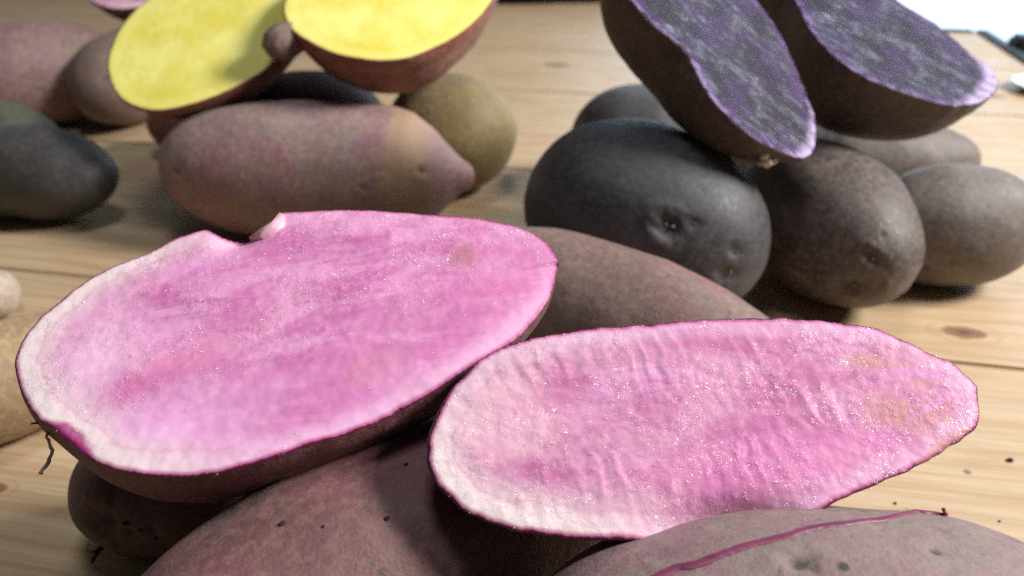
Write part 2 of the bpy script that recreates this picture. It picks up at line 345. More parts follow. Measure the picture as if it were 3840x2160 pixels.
def wood_mat(name, seed, knots=()):
    t = NT(name)
    o = (seed * 7.3, seed * 3.9, seed)
    X = t.xyz()
    warp = t.noise((0.05, 0.35, 0.35), 3, 0.5, 0, o)
    # growth-ring figure: stretched, distorted bands
    y2 = t.math('ADD', t.math('MULTIPLY', X[1], 1.0), t.math('MULTIPLY', warp, 5.0))
    band = t.math('SINE', t.math('MULTIPLY', y2, 7.0))
    fib = t.noise((0.30, 13.0, 13.0), 3, 0.65, 0.2, o)
    fib2 = t.noise((0.12, 2.2, 2.2), 4, 0.6, 0.4, o)
    c = t.mix(t.rng(fib2, 0.3, 0.7), lin(194, 170, 138), lin(180, 151, 116))
    c = t.mix(t.math('MULTIPLY', t.rng(band, 0.35, 1.0), 0.36), c, lin(164, 122, 82))
    c = t.mix(t.math('MULTIPLY', t.rng(fib, 0.5, 0.75), 0.5), c, lin(208, 186, 154))
    c = t.mix(t.math('MULTIPLY', t.rng(fib, 0.46, 0.30), 0.35), c, lin(150, 116, 80))
    c = t.mix(t.math('MULTIPLY', t.rng(t.noise(0.10, 3, 0.5, 0.3, o), 0.5, 0.7), 0.3), c, lin(184, 146, 108))
    for (x, y, r) in knots:
        dx = t.math('MULTIPLY', t.math('SUBTRACT', X[0], x), 0.75 / r)
        dy = t.math('MULTIPLY', t.math('SUBTRACT', X[1], y), 1.3 / r)
        d = t.math('SQRT', t.math('ADD', t.math('MULTIPLY', dx, dx), t.math('MULTIPLY', dy, dy)))
        d = t.math('ADD', d, t.math('MULTIPLY', t.math('SUBTRACT', t.noise(2.5, 4), 0.5), 0.5))
        rings = t.math('MULTIPLY', t.rng(t.math('SINE', t.math('MULTIPLY', d, 9.0)), 0.2, 1.0), t.rng(d, 2.4, 1.0))
        c = t.mix(t.math('MULTIPLY', rings, 0.4), c, lin(164, 112, 70))
        c = t.mix(t.math('MULTIPLY', t.rng(d, 1.05, 0.75), 0.85), c, lin(126, 92, 72))
        c = t.mix(t.math('MULTIPLY', t.rng(d, 0.5, 0.2), 0.7), c, lin(86, 62, 52))
    sp = t.math('MULTIPLY', t.rng(t.voro(0.6, o), 0.09, 0.04), t.rng(t.noise(0.3, 2, .5, 0, o), 0.5, 0.55))
    c = t.mix(t.math('MULTIPLY', sp, 0.7), c, lin(70, 52, 44))
    h = fib
    rg = t.rng(t.noise(0.5, 4, 0.6, 0, o), 0.3, 0.7, 0.34, 0.5)
    return t.done(c, rg, t.bump(h, 0.012, 0.6), spec=0.45)

def plain(name, col, rough=0.6, spec=0.4, var=0.25, ns=6.0):
    t = NT(name)
    c = t.mix(t.rng(t.noise(ns, 4, 0.6), 0.35, 0.65), col, tuple(k * (1 - var) for k in col))
    return t.done(c, rough, t.bump(t.noise(ns * 3, 3), 0.02, 0.6), spec=spec)

# ------------------------------------------------------------------ object helpers
def tag(o, label, cat, group=None):
    o['label'] = label
    o['category'] = cat
    if group:
        o['group'] = group
    return o

def mesh_obj(name, verts, faces, mat, parent=None, matrix=None, smooth=True, attrs=None):
    me = bpy.data.meshes.new(name)
    me.from_pydata([tuple(v) for v in verts], [], faces)
    me.update()
    if smooth:
        me.polygons.foreach_set('use_smooth', [True] * len(me.polygons))
    for k, a in (attrs or {}).items():
        at = me.attributes.new(k, 'FLOAT', 'POINT')
        at.data.foreach_set('value', np.asarray(a, dtype=np.float32))
    me.materials.append(mat)
    o = bpy.data.objects.new(name, me)
    COL.objects.link(o)
    if parent is not None:
        o.parent = parent
    if matrix is not None:
        o.matrix_basis = matrix
    return o

def empty(name, loc):
    o = bpy.data.objects.new(name, None)
    o.empty_display_size = 0.01
    COL.objects.link(o)
    o.location = loc
    return o

def frame(c, ex, ez_hint=(0, 0, 1)):
    x = Vector(ex).normalized()
    y = Vector(ez_hint).cross(x).normalized()
    z = x.cross(y)
    return Matrix(((x.x, y.x, z.x, c[0] * CM), (x.y, y.y, z.y, c[1] * CM), (x.z, y.z, z.z, c[2] * CM), (0, 0, 0, 1)))

def tube(pts, radii, seg=8):
    """closed tapered tube through pts (cm) -> verts (m), faces"""
    V, Fc = [], []
    P = [Vector(p) for p in pts]
    for i, p in enumerate(P):
        d = (P[min(i + 1, len(P) - 1)] - P[max(i - 1, 0)]).normalized()
        a = d.orthogonal().normalized()
        b = d.cross(a)
        for k in range(seg):
            an = 2 * math.pi * k / seg
            V.append((p + (a * math.cos(an) + b * math.sin(an)) * radii[i]) * CM)
    for i in range(len(P) - 1):
        for k in range(seg):
            q = (k + 1) % seg
            Fc.append((i * seg + k, i * seg + q, (i + 1) * seg + q, (i + 1) * seg + k))
    Fc.append(tuple(range(seg))[::-1])
    Fc.append(tuple((len(P) - 1) * seg + k for k in range(seg)))
    return V, Fc

ICO = {}
def ico(sub):
    if sub not in ICO:
        bm = bmesh.new()
        bmesh.ops.create_icosphere(bm, subdivisions=sub, radius=1.0)
        bm.verts.ensure_lookup_table()
        ICO[sub] = (np.array([v.co[:] for v in bm.verts]), [tuple(v.index for v in f.verts) for f in bm.faces])
        bm.free()
    return ICO[sub]

def fbm(p, s, seed, oct=3):
    q = Vector((p[0] * s + seed * 11.3, p[1] * s + seed * 5.1, p[2] * s - seed * 7.7))
    return noise.fractal(q, 1.0, 2.0, oct)

def potato_surface(d, v, shape):
    """unit direction(s) -> local cm"""
    a, b = d['a'], d['b']
    p, q = shape.get('p', 2.3), shape.get('q', 2.1)
    x = v[:, 0]
    rr = np.clip(1 - np.abs(x) ** p, 0, 1) ** (1 / q)
    yz = v[:, 1:] / np.maximum(np.linalg.norm(v[:, 1:], axis=1), 1e-6)[:, None]
    tp = shape.get('taper', 0.0)
    rr = rr * (1 + tp * x)
    X = x * a
    if 'tip' in shape:                       # a drawn-out stem end
        t0, ln, shrink = shape['tip']
        k = np.clip((x - t0) / (1 - t0), 0, 1)
        k = k * k * (3 - 2 * k)
        kk = np.clip((x - t0) / (1 - t0), 0, 1)
        cone = np.interp(kk, [0, .25, .5, .7, .82, .92, .97, 1], [1, .92, .70, .44, .28, .18, .12, 0.0])
        r0 = max(1 - t0 ** p, 0) ** (1 / q)
        rr = np.where(x > t0, r0 * cone, rr)
    Y = yz[:, 0] * rr * b
    Z = yz[:, 1] * rr * b * shape.get('flat', 1.0)
    Y = Y + shape.get('bend', 0.0) * (x * x - 0.33)
    Z = Z + shape.get('arch', 0.0) * (x * x - 0.33)
    return np.stack([X, Y, Z], 1)

def build_skin(key, mat, name, parent, shape, seed, sub=5, lump=0.06, matrix=None):
    d = WHOLE[key]
    v, faces = ico(sub)
    P = potato_surface(d, v, shape)
    nv = P / np.maximum(np.linalg.norm(P, axis=1), 1e-6)[:, None]
    nv = v * np.array([1 / d['a'], 1 / d['b'], 1 / d['b']])
    nv /= np.linalg.norm(nv, axis=1)[:, None]
    b = d['b']
    disp = np.array([fbm(p, 0.55 / max(b, 1) * 1.6, seed, 2) * lump * b + fbm(p, 1.6, seed + 3, 3) * 0.012 for p in P])
    for (lx, ly, lz, rad, hgt) in shape.get('lobes', ()):   # knobs and folds
        dd = np.linalg.norm(P - np.array([lx, ly, lz]), axis=1)
        disp = disp + hgt * np.exp(-(dd / rad) ** 2)
    eye = np.zeros(len(P))
    for (ex, ey, ez, er) in d['eyes']:
        e0 = potato_surface(d, np.array([[ex, ey, ez]]), shape)[0]
        off = P - e0
        ang = math.atan2(ez, ey)
        tx = np.array([1.0, 0, 0]); ty = np.array([0, -math.sin(ang), math.cos(ang)])
        u = off @ tx; w_ = off @ ty
        dd = np.sqrt((u / 1.0) ** 2 + (w_ / 0.8) ** 2 + 0.3 * (off @ np.array([ex, ey, ez])) ** 2)
        jag = 1 + 0.35 * np.array([noise.noise(Vector((o_[0], o_[1], o_[2])) * 5.0) for o_ in off])
        dn = dd / (er * jag)
        disp = disp - 0.42 * er * np.exp(-dn ** 2) + 0.16 * er * np.exp(-((dn - 1.7) / 0.55) ** 2) * (u < 0.2 * er)
        eye = np.maximum(eye, np.exp(-(dn / 0.72) ** 2))
    P = P + nv * disp[:, None]
    return mesh_obj(name, P * CM, faces, mat, parent, matrix, attrs={'eye': eye}), P

def whole(key, label, mat, shape=None, seed=1, sub=5, lump=0.06, group=None, parts=None):
    shape = shape or {}
    d = WHOLE[key]
    M = frame(d['c'], d['axis'])
    if parts is None:
        o, P = build_skin(key, mat, 'potato', None, shape, seed, sub, lump, M)
        return tag(o, label, 'potato', group)
    root = empty('potato', (d['c'][0] * CM, d['c'][1] * CM, 0))
    inv = Matrix.Translation(root.location).inverted()
    sk, P = build_skin(key, mat, 'skin', root, shape, seed, sub, lump, inv @ M)
    tag(root, label, 'potato', group)
    def surf(dirv, lift=0.0):
        v = np.array(dirv, float); v /= np.linalg.norm(v)
        # nearest built vertex keeps parts seated on the displaced skin
        base = ico(sub)[0]
        i = int(np.argmax(base @ v))
        n = base[i] * np.array([1 / d['a'], 1 / d['b'], 1 / d['b']]); n /= np.linalg.norm(n)
        return P[i] + n * lift, n
    parts(root, inv @ M, surf)
    return root

def smooth_loop(pts, n):
    """closed Catmull-Rom through pts, n even samples"""
    p = np.array(pts, float)
    m = len(p)
    out = []
    for i in range(m):
        a, b, c, e = p[i - 1], p[i], p[(i + 1) % m], p[(i + 2) % m]
        for s in np.linspace(0, 1, 12, endpoint=False):
            out.append(0.5 * (2 * b + (c - a) * s + (2 * a - 5 * b + 4 * c - e) * s * s + (3 * b - a - 3 * c + e) * s ** 3))
    out = np.array(out)
    L = np.concatenate([[0], np.cumsum(np.linalg.norm(np.roll(out, -1, 0) - out, axis=1))])
    o2 = np.vstack([out, out[:1]])
    t = np.linspace(0, L[-1], n, endpoint=False)
    return np.stack([np.interp(t, L, o2[:, 0]), np.interp(t, L, o2[:, 1])], 1)

def half(key, label, skin, flesh, depth=2.4, seed=1, n=300, step=0.1, jitter=0.02, relief=None, prof=(2.2, 2.0), shift=(0, 0),
         group=None, parts=None, lump=0.08, ctr=(0, 0), skin_eyes=()):
    d = HALF[key]
    nrm = Vector(d['n']).normalized()
    x = Vector(d['ex']).normalized()
    y = nrm.cross(x)
    c = d['c']
    M = Matrix(((x.x, y.x, nrm.x, c[0] * CM), (x.y, y.y, nrm.y, c[1] * CM), (x.z, y.z, nrm.z, c[2] * CM), (0, 0, 0, 1)))
    O2 = smooth_loop(d['outline'], n)
    cen = np.array(ctr, float)
    tang = np.roll(O2, -1, 0) - np.roll(O2, 1, 0)
    tang /= np.linalg.norm(tang, axis=1)[:, None]
    area2 = np.sum(O2[:, 0] * np.roll(O2[:, 1], -1) - np.roll(O2[:, 0], -1) * O2[:, 1])
    outn = np.stack([tang[:, 1], -tang[:, 0]], 1) * np.sign(area2)
    j = np.array([noise.fractal(Vector((p[0] * 3.1 + seed, p[1] * 3.1, seed * 2.0)), 1.0, 2.0, 4) for p in O2])
    O2 = O2 + outn * (j * jitter)[:, None]
    # ---- cut face: even triangulation of the outline and a jittered grid inside it
    rg = random.Random(seed)
    lo, hi = O2.min(0), O2.max(0)
    gx = np.arange(lo[0], hi[0], step)
    gy = np.arange(lo[1], hi[1], step * 0.9)
    G = np.array([(x_ + (step / 2 if j_ % 2 else 0), y_) for j_, y_ in enumerate(gy) for x_ in gx])
    inside = np.zeros(len(G), bool)
    A_, B_ = O2, np.roll(O2, -1, 0)
    for p0, p1 in zip(A_, B_):
        if p0[1] == p1[1]:
            continue
        hit = ((p0[1] > G[:, 1]) != (p1[1] > G[:, 1])) & (G[:, 0] < (p1[0] - p0[0]) * (G[:, 1] - p0[1]) / (p1[1] - p0[1]) + p0[0])
        inside ^= hit
    G = G[inside]
    dist = lambda q_: np.concatenate([np.sqrt(((q_[i:i + 3000, None, :] - O2[None]) ** 2).sum(-1).min(1)) for i in range(0, len(q_), 3000)])
    G = G[dist(G) > step * 0.55]
    ring1 = O2 - outn * 0.012
    pts2 = np.vstack([O2, ring1, G])
    from mathutils.geometry import delaunay_2d_cdt
    cdt = delaunay_2d_cdt([Vector(p) for p in pts2], [(i, (i + 1) % n) for i in range(n)], [list(range(n)) if area2 > 0 else list(range(n))[::-1]], 1, 1e-6)
    V = np.array([v_[:] for v_ in cdt[0]])
    faces = [tuple(f_) for f_ in cdt[2]]
    edge = dist(V)
    Z = np.array([0.02 * noise.fractal(Vector((p[0] * 0.5 + seed, p[1] * 0.5, 0)), 1.0, 2.0, 2) +
                  0.010 * noise.fractal(Vector((p[0] * 4.0, p[1] * 4.0, seed)), 1.0, 2.0, 3) for p in V])
    Z = Z - 0.035 * np.exp(-(edge / 0.04))
    if relief:
        Z = Z + relief(V, edge)
    # CDT may reorder: rim height looked up by nearest vertex
    def rim_height(q_):
        return np.array([Z[int(np.argmin(((V - r_) ** 2).sum(1)))] for r_ in q_])
    fa = faces[0]
    if (V[fa[1]][0] - V[fa[0]][0]) * (V[fa[2]][1] - V[fa[0]][1]) - (V[fa[1]][1] - V[fa[0]][1]) * (V[fa[2]][0] - V[fa[0]][0]) < 0:
        faces = [f[::-1] for f in faces]
    root = empty('potato_half', (c[0] * CM, c[1] * CM, c[2] * CM))
    inv = Matrix.Translation(root.location).inverted()
    L = inv @ M
    tag(root, label, 'potato half', group)
    F3 = np.column_stack([V, Z])
    mesh_obj('cut_face', F3 * CM, faces, flesh, root, L, attrs={'edge': edge})
    # ---- skin bowl under the face
    nb = 44
    m = min(n, 180)
    idx = np.linspace(0, n, m, endpoint=False).astype(int)
    rim = O2[idx]
    ker = np.exp(-np.linspace(-2, 2, 61) ** 2); ker /= ker.sum()
    O2s = np.stack([np.convolve(np.concatenate([O2[-30:, k_], O2[:, k_], O2[:30, k_]]), ker, 'valid') for k_ in (0, 1)], 1)
    soft = O2s[idx]
    rimz = rim_height(rim)
    BV, eye = [], []
    tt = np.sin(np.linspace(0, 1, nb) * math.pi / 2)
    for t_ in tt:
        s = max(1 - t_ ** prof[0], 0) ** (1 / prof[1])
        s = max(s, 0.0)
        swell = 1 + 0.012 * math.sin(min(t_ * 4, 1) * math.pi)
        base = cen + np.array(shift) * t_
        kb = min(t_ * 4.0, 1.0)
        xy = base + ((rim * (1 - kb) + soft * kb) - cen) * s * swell
        z = -depth * t_ + rimz * (1 - t_) ** 3
        BV.append(np.column_stack([xy, z]))
    B = np.vstack(BV)
    fade = np.repeat(np.clip(tt * 3, 0, 1), m)
    dn = B - np.array([cen[0], cen[1], 0]); dn /= np.maximum(np.linalg.norm(dn, axis=1), 1e-6)[:, None]
    dis = np.array([fbm(p, 0.35, seed + 7, 2) * lump * 2.0 + fbm(p, 1.5, seed + 9, 3) * 0.02 for p in B]) * fade
    eye = np.zeros(len(B))
    for (ex, ey, ez, er) in skin_eyes:
        dd = np.linalg.norm(B - np.array([ex, ey, ez]), axis=1) / er
        dis -= 0.3 * er * np.exp(-dd ** 2)
        eye = np.maximum(eye, np.exp(-(dd / 0.75) ** 2))
    B = B + dn * dis[:, None]
    bf = []
    for r in range(nb - 1):
        for k in range(m):
            q = (k + 1) % m
            bf.append((r * m + q, r * m + k, (r + 1) * m + k, (r + 1) * m + q))
    bf.append(tuple((nb - 1) * m + k for k in range(m)))
    if area2 < 0:
        bf = [f[::-1] for f in bf]
    mesh_obj('skin', B * CM, bf, skin, root, L, attrs={'eye': eye})
    if parts:
        parts(root, L, F3, B)
    return root

# ------------------------------------------------------------------ the table
PL = math.radians(-10.8)                       # plank direction
pd = Vector((math.cos(PL), math.sin(PL), 0))
nd = Vector((-math.sin(PL), math.cos(PL), 0))
TM = Matrix(((pd.x, nd.x, 0, 0), (pd.y, nd.y, 0, 0), (0, 0, 1, 0), (0, 0, 0, 1)))
table = tag(empty('table', (0, 0, 0)), 'pale pine plank table top with dark edging, under all the potatoes', 'table')

def box(name, x0, x1, y0, y1, z0, z1, mat, parent, bev=0.08, origin=True):
    bm = bmesh.new()
    bmesh.ops.create_cube(bm, size=1.0)
    cx, cy, cz = (x0 + x1) / 2, (y0 + y1) / 2, (z0 + z1) / 2
    for v in bm.verts:
        v.co = Vector((v.co.x * (x1 - x0), v.co.y * (y1 - y0), v.co.z * (z1 - z0))) * CM
    bmesh.ops.bevel(bm, geom=bm.edges[:], offset=bev * CM, segments=2, affect='EDGES')
    me = bpy.data.meshes.new(name)
    bm.to_mesh(me); bm.free()
    me.materials.append(mat)
    o = bpy.data.objects.new(name, me)
    COL.objects.link(o)
    o.parent = parent
    o.matrix_basis = TM @ Matrix.Translation(Vector((cx, cy, cz)) * CM)
    return o

seams = [-12.0, 8.6, 23.5, 38.0, 52.6, 64.9, 78.2, 93.0, 108.0]
for i in range(len(seams) - 1):
    y0, y1 = seams[i], seams[i + 1]
    x0, x1 = -75.0, (26.2 if y1 < 80 else 17.0)
    cx, cy = (x0 + x1) / 2, (y0 + y1) / 2
    kn = {2: [(10.7 - cx, 25.5 - cy, 0.55), (-31 - cx, 33 - cy, 0.8)], 1: [(-16.0 - cx, 12.8 - cy, 0.3)],
          3: [(14.5 - cx, 45 - cy, 0.9), (-12 - cx, 44 - cy, 0.6)], 4: [(21 - cx, 57 - cy, 0.8), (-8 - cx, 60 - cy, 0.8)]}.get(i, [])
    box('plank', x0, x1, y0 + 0.04, y1 - 0.04, -2.6, 0.0, wood_mat('pine %d' % i, i + 1.0, kn), table, 0.09)
black = plain('black edging', (0.012, 0.013, 0.016), 0.5)
box('edge_strip', 26.25, 27.5, -12.0, 79.3, -2.8, 0.15, black, table, 0.2)
box('edge_strip', 17.05, 26.2, 78.3, 79.3, -2.8, 0.15, black, table, 0.2)
box('corner_stud', 27.3, 29.0, 72.0, 74.2, -1.6, 0.9, black, table, 0.3)

# bright glazing behind the table, a lit window
def lit_window():
    root = tag(empty('window', (0.75, 1.5, -0.8)), 'tall bright white window beyond the far right table corner', 'window')
    def bx(name, x0, x1, y0, y1, z0, z1, mat):
        v = [(x, y, z) for x in (x0, x1) for y in (y0, y1) for z in (z0, z1)]
        f = [(0, 1, 3, 2), (4, 6, 7, 5), (0, 4, 5, 1), (2, 3, 7, 6), (0, 2, 6, 4), (1, 5, 7, 3)]
        return mesh_obj(name, [Vector(q) - root.location for q in v], f, mat, root, smooth=False)
    m = bpy.data.materials.new('daylit pane')
    m.use_nodes = True
    nt = m.node_tree
    nt.nodes.clear()
    e = nt.nodes.new('ShaderNodeEmission'); o = nt.nodes.new('ShaderNodeOutputMaterial')
    e.inputs[0].default_value = (0.62, 0.83, 1.0, 1); e.inputs[1].default_value = 2.0
    nt.links.new(e.outputs[0], o.inputs[0])
    white = plain('white window frame', (0.8, 0.8, 0.8), 0.5, var=0.05)
    bx('pane', 0.12, 1.6, 1.5, 1.51, -0.8, 1.5, m)
    for a in ((0.06, 0.12), (1.6, 1.66)):
        bx('frame_post', a[0], a[1], 1.47, 1.53, -0.85, 1.55, white)
    for a in ((-0.85, -0.8), (1.5, 1.55)):
        bx('frame_rail', 0.12, 1.6, 1.47, 1.53, a[0], a[1], white)
lit_window()

# ------------------------------------------------------------------ skins and flesh
RED = lin(150, 104, 104)
sk_front = skin_mat('brown pink skin', lin(116, 60, 72), lin(98, 64, 62), lin(114, 82, 76), seed=1.3, rust=0.55, speck=0.8, grime=0.45)
sk_front2 = skin_mat('tan pink skin', lin(126, 104, 100), lin(130, 94, 98), lin(114, 104, 92), seed=2.1, rust=0.7, speck=0.9, grime=0.5)
sk_back = skin_mat('olive pink skin', lin(116, 90, 84), lin(138, 90, 92), lin(124, 106, 92), seed=4.4, rust=0.6, speck=0.3, grime=0.55)
sk_small = skin_mat('maroon brown skin', lin(92, 56, 56), lin(84, 58, 52), lin(98, 74, 62), seed=5.2, rust=0.4, speck=0.6, grime=0.5)
sk_cutA = skin_mat('cut half maroon skin', lin(104, 44, 58), lin(96, 60, 54), lin(124, 84, 76), seed=6.1, rust=0.45, speck=0.3, grime=0.3)
sk_red = skin_mat('mauve red skin', lin(142, 98, 108), lin(136, 114, 112), lin(152, 128, 108), seed=7.0, rust=0.45, speck=0.55, grime=0.2,
                  band=(3.3, 4.9, lin(168, 138, 108)))
sk_rose = skin_mat('rosy skin', lin(120, 84, 92), lin(104, 82, 76), lin(140, 118, 96), seed=8.0, rust=0.4, speck=0.2, grime=0.25)
sk_olive = skin_mat('olive skin', lin(122, 104, 72), lin(116, 98, 76), lin(140, 122, 72), seed=9.0, rust=0.5, speck=0.3, grime=0.3)
sk_wine = skin_mat('wine red skin', lin(124, 56, 56), lin(120, 66, 62), lin(150, 110, 70), seed=10.0, rust=0.6, speck=0.2, grime=0.3)
sk_tan = skin_mat('sandy brown skin', lin(150, 124, 92), lin(144, 116, 84), lin(166, 138, 100), seed=11.0, rust=0.5, speck=0.15, grime=0.2)
sk_grey = skin_mat('pale grey skin', lin(170, 154, 142), lin(164, 146, 130), lin(180, 160, 140), seed=11.6, rust=0.4, speck=0.1, grime=0.1)
sk_dark = skin_mat('grey black skin', lin(50, 48, 51), lin(40, 38, 40), lin(68, 63, 62), dark=(0.012, 0.011, 0.012), seed=12.0, rust=0.5, speck=0.5, grime=0.5, rough=0.55, scurf=0.5)
sk_dark2 = skin_mat('brown black skin', lin(62, 56, 56), lin(68, 59, 56), lin(108, 88, 76), dark=(0.014, 0.012, 0.012), seed=13.0, rust=0.75, speck=0.5, grime=0.6, rough=0.55, scurf=0.5)
sk_dark3 = skin_mat('grey brown skin', lin(98, 90, 86), lin(90, 82, 78), lin(116, 100, 88), dark=(0.02, 0.018, 0.018), seed=14.0, rust=0.5, speck=0.5, grime=0.45, rough=0.58, scurf=0.5)
sk_dcut = skin_mat('dark half skin', lin(74, 62, 58), lin(66, 54, 52), lin(96, 78, 66), dark=(0.012, 0.01, 0.011), seed=15.0, rust=0.35, speck=0.2, grime=0.4, rough=0.55, scurf=0.5)
sk_green = skin_mat('green black skin', lin(58, 56, 58), lin(54, 52, 50), lin(80, 72, 66), dark=(0.014, 0.013, 0.014), seed=16.0, rust=0.3, speck=0.25, grime=0.5, rough=0.5, scurf=0.3)
fl_A, fl_B = pink_flesh('pink flesh smooth', 'A'), pink_flesh('pink flesh sawn', 'B')
fl_K = pink_flesh('pink flesh far', 'B')
fl_y = yellow_flesh('yellow flesh')
fl_p = purple_flesh('purple flesh')
root_m = plain('dry root', lin(136, 112, 96), 0.8)
root_dark = plain('dark root', lin(60, 44, 38), 0.8)
bud_m = plain('pale bud', lin(226, 212, 196), 0.6)
peel_m = plain('pale pink peel', lin(232, 176, 190), 0.4, var=0.15, ns=3)
scar_m = plain('magenta cut', lin(128, 58, 88), 0.45, var=0.35, ns=3)
soil_m = plain('soil', lin(46, 38, 34), 0.9)

def strand(name, parent, L, pts, r0, r1, mat, seed=0, wob=0.03, sub=4):
    rs = random.Random(seed)
    P = []
    for i in range(len(pts) - 1):
        a, b = Vector(pts[i]), Vector(pts[i + 1])
        for k in range(sub):
            P.append(a.lerp(b, k / sub) + Vector([rs.uniform(-wob, wob) for _ in range(3)]))
    P.append(Vector(pts[-1]))
    R = [(r0 + (r1 - r0) * i / (len(P) - 1)) * rs.uniform(0.75, 1.25) for i in range(len(P))]
    v, f = tube(P, R)
    return mesh_obj(name, v, f, mat, parent, L)

def blob(name, parent, L, c, r, mat, seed=0, sub=3, amp=0.35):
    v, f = ico(sub)
    P = [Vector(c) + Vector((p[0] * r[0], p[1] * r[1], p[2] * r[2])) * (1 + amp * noise.noise(Vector(p) * 2.2 + Vector((seed, 0, 0)))) for p in v]
    return mesh_obj(name, [p * CM for p in P], f, mat, parent, L)

# ------------------------------------------------------------------ whole potatoes, front pile
def crumbs(root, L, surf, dirs, mat=None):
    for i, (dv, r) in enumerate(dirs):
        p, n = surf(dv, 0.0)
        blob('soil_crumb', root, L, p, (r, r * 0.7, r * 0.5), mat or soil_m, i, 2)

def parts_D(root, L, surf):
    crumbs(root, L, surf, [((-.40, .0, .92), .07), ((-.19, -.37, .9), .06), ((.04, .06, .99), .07), ((-.05, -.12, .99), .05), ((-.3, -.2, .9), .04)])
whole('D', 'large brown pink whole potato under both pink halves at the bottom edge', sk_front, dict(p=2.5, q=2.1), 1, 6, 0.05, parts=parts_D)

def parts_E(root, L, surf):
    p, n = surf((-0.55, -0.62, -0.55))
    q = Vector(p)
    strand('root_hair', root, L, [q, q + Vector((-0.12, -0.05, -0.12)), q + Vector((-0.22, -0.08, -0.32)), q + Vector((-0.3, -0.1, -0.42))], 0.07, 0.03, root_dark, 3)
    strand('root_hair', root, L, [q + Vector((-.1, -.05, -.1)), q + Vector((-0.3, -0.05, -0.16))], 0.04, 0.015, root_dark, 4)
    crumbs(root, L, surf, [((.25, -.95, .1), .05), ((-.04, -.95, .28), .08), ((.1, -.93, .2), .05)])
whole('E', 'small maroon brown whole potato with short root beneath the left pink half', sk_small, dict(p=2.3), 2, 6, 0.07, parts=parts_E)

def parts_F(root, L, surf):
    # peeled scratch along the back
    P, W_ = [], []
    rs = random.Random(5)
    S = SCRATCH
    for i in range(len(S) - 1):
        for k in range(5):
            t = k / 5
            v = [S[i][j] * (1 - t) + S[i + 1][j] * t for j in range(3)]
            p, n = surf(v, 0.004)
            P.append((Vector(p), Vector(n)))
    # smooth the sampled path
    for _ in range(3):
        P = [P[0]] + [((P[i - 1][0] + P[i][0] * 2 + P[i + 1][0]) / 4, P[i][1]) for i in range(1, len(P) - 1)] + [P[-1]]
    V, Fc = [], []
    m = len(P)
    for i, (p, n) in enumerate(P):
        d = (P[min(i + 1, m - 1)][0] - P[max(i - 1, 0)][0]).normalized()
        sd = d.cross(n).normalized()
        wd = (0.075 - 0.045 * i / m) * (1 + 0.35 * noise.noise(Vector((i * 0.31, 0, 0))))
        jl, jr = 1 + 0.5 * noise.noise(Vector((i * 0.9, 3, 0))), 1 + 0.5 * noise.noise(Vector((i * 0.9, 0, 7)))
        for a, hgt in ((-1.0, -0.012), (-0.62, 0.03), (0.0, -0.006), (0.62, 0.024), (1.0, -0.012)):
            V.append((p + sd * wd * a * (jl if a < 0 else jr) + n * (hgt + 0.01)) * CM)
        if i:
            for k in range(4):
                Fc.append(((i - 1) * 5 + k, (i - 1) * 5 + k + 1, i * 5 + k + 1, i * 5 + k))
    sc_ = mesh_obj('peeled_scratch', V, Fc, scar_m, root, L)
    sc_['label'] = 'magenta peeled scratch along the skin'
    e, n = P[-1]
    strand('skin_shred', root, L, [e, e + Vector((0.0, 0.02, 0.07)), e + Vector((-0.05, 0.02, 0.12)), e + Vector((-0.06, 0.0, 0.16))], 0.035, 0.02, plain('pink shred', lin(186, 110, 112), 0.5), 8, 0.015)
whole('F', 'tan pink whole potato with a long magenta scratch in the front right corner', sk_front2, dict(p=2.9, q=2.1), 3, 6, 0.04, parts=parts_F)
whole('C', 'olive pink whole potato lying behind the two pink halves', sk_back, dict(p=2.2), 4, 6, 0.04)
whole('G', 'sandy brown whole potato at the left edge behind the pink half', sk_tan, dict(p=2.6), 5, 5, 0.04)
whole('H', 'small pale grey potato end at the left edge of the picture', sk_grey, {}, 6, 5, 0.03)

# ------------------------------------------------------------------ left pile
def parts_I(root, L, surf):
    v, f = ico(4)
    P = [Vector((-1.55 + p[0] * 2.9, 1.0 + p[1] * 1.9, 0.55 + p[2] * 2.15)) * CM for p in v]
    o = mesh_obj('lobe', P, f, sk_lobe, root, L)
    o['label'] = 'olive green upper lobe'
sk_lobe = skin_mat('olive green lobe skin', lin(66, 68, 52), lin(72, 70, 56), lin(80, 78, 62), seed=17.0, rust=0.3, speck=0.1, grime=0.2)
WHOLE['I']['eyes'] = []
whole('I', 'knobbly greenish black whole potato at the left edge, beside the red one', sk_green, dict(p=2.7, taper=-0.06), 7, 5, 0.06, parts=parts_I)
whole('O', 'long mauve red whole potato with ochre band and pointed tip', sk_red, dict(p=2.9, q=2.2, tip=(0.5, 0, 0)), 8, 6, 0.035)
whole('P', 'roundish olive whole potato behind the pointed red one', sk_olive, dict(p=2.3), 9, 5, 0.05)
whole('J', 'rosy whole potato at the far upper left', sk_rose, dict(p=2.3), 10, 5, 0.05)
whole('L', 'dull brown whole potato behind the left yellow half', skin_mat('dull brown skin', lin(106, 84, 76), lin(98, 76, 72), lin(112, 94, 80), seed=18.0, rust=0.5, speck=0.3, grime=0.3), dict(p=2.3), 11, 5, 0.05)
whole('R', 'dark olive whole potato wedged in shadow beneath both yellow halves', sk_small, {}, 18, 5, 0.04)
whole('Q', 'small dark red whole potato in shadow below the left yellow half', sk_wine, dict(p=2.3), 12, 5, 0.05)

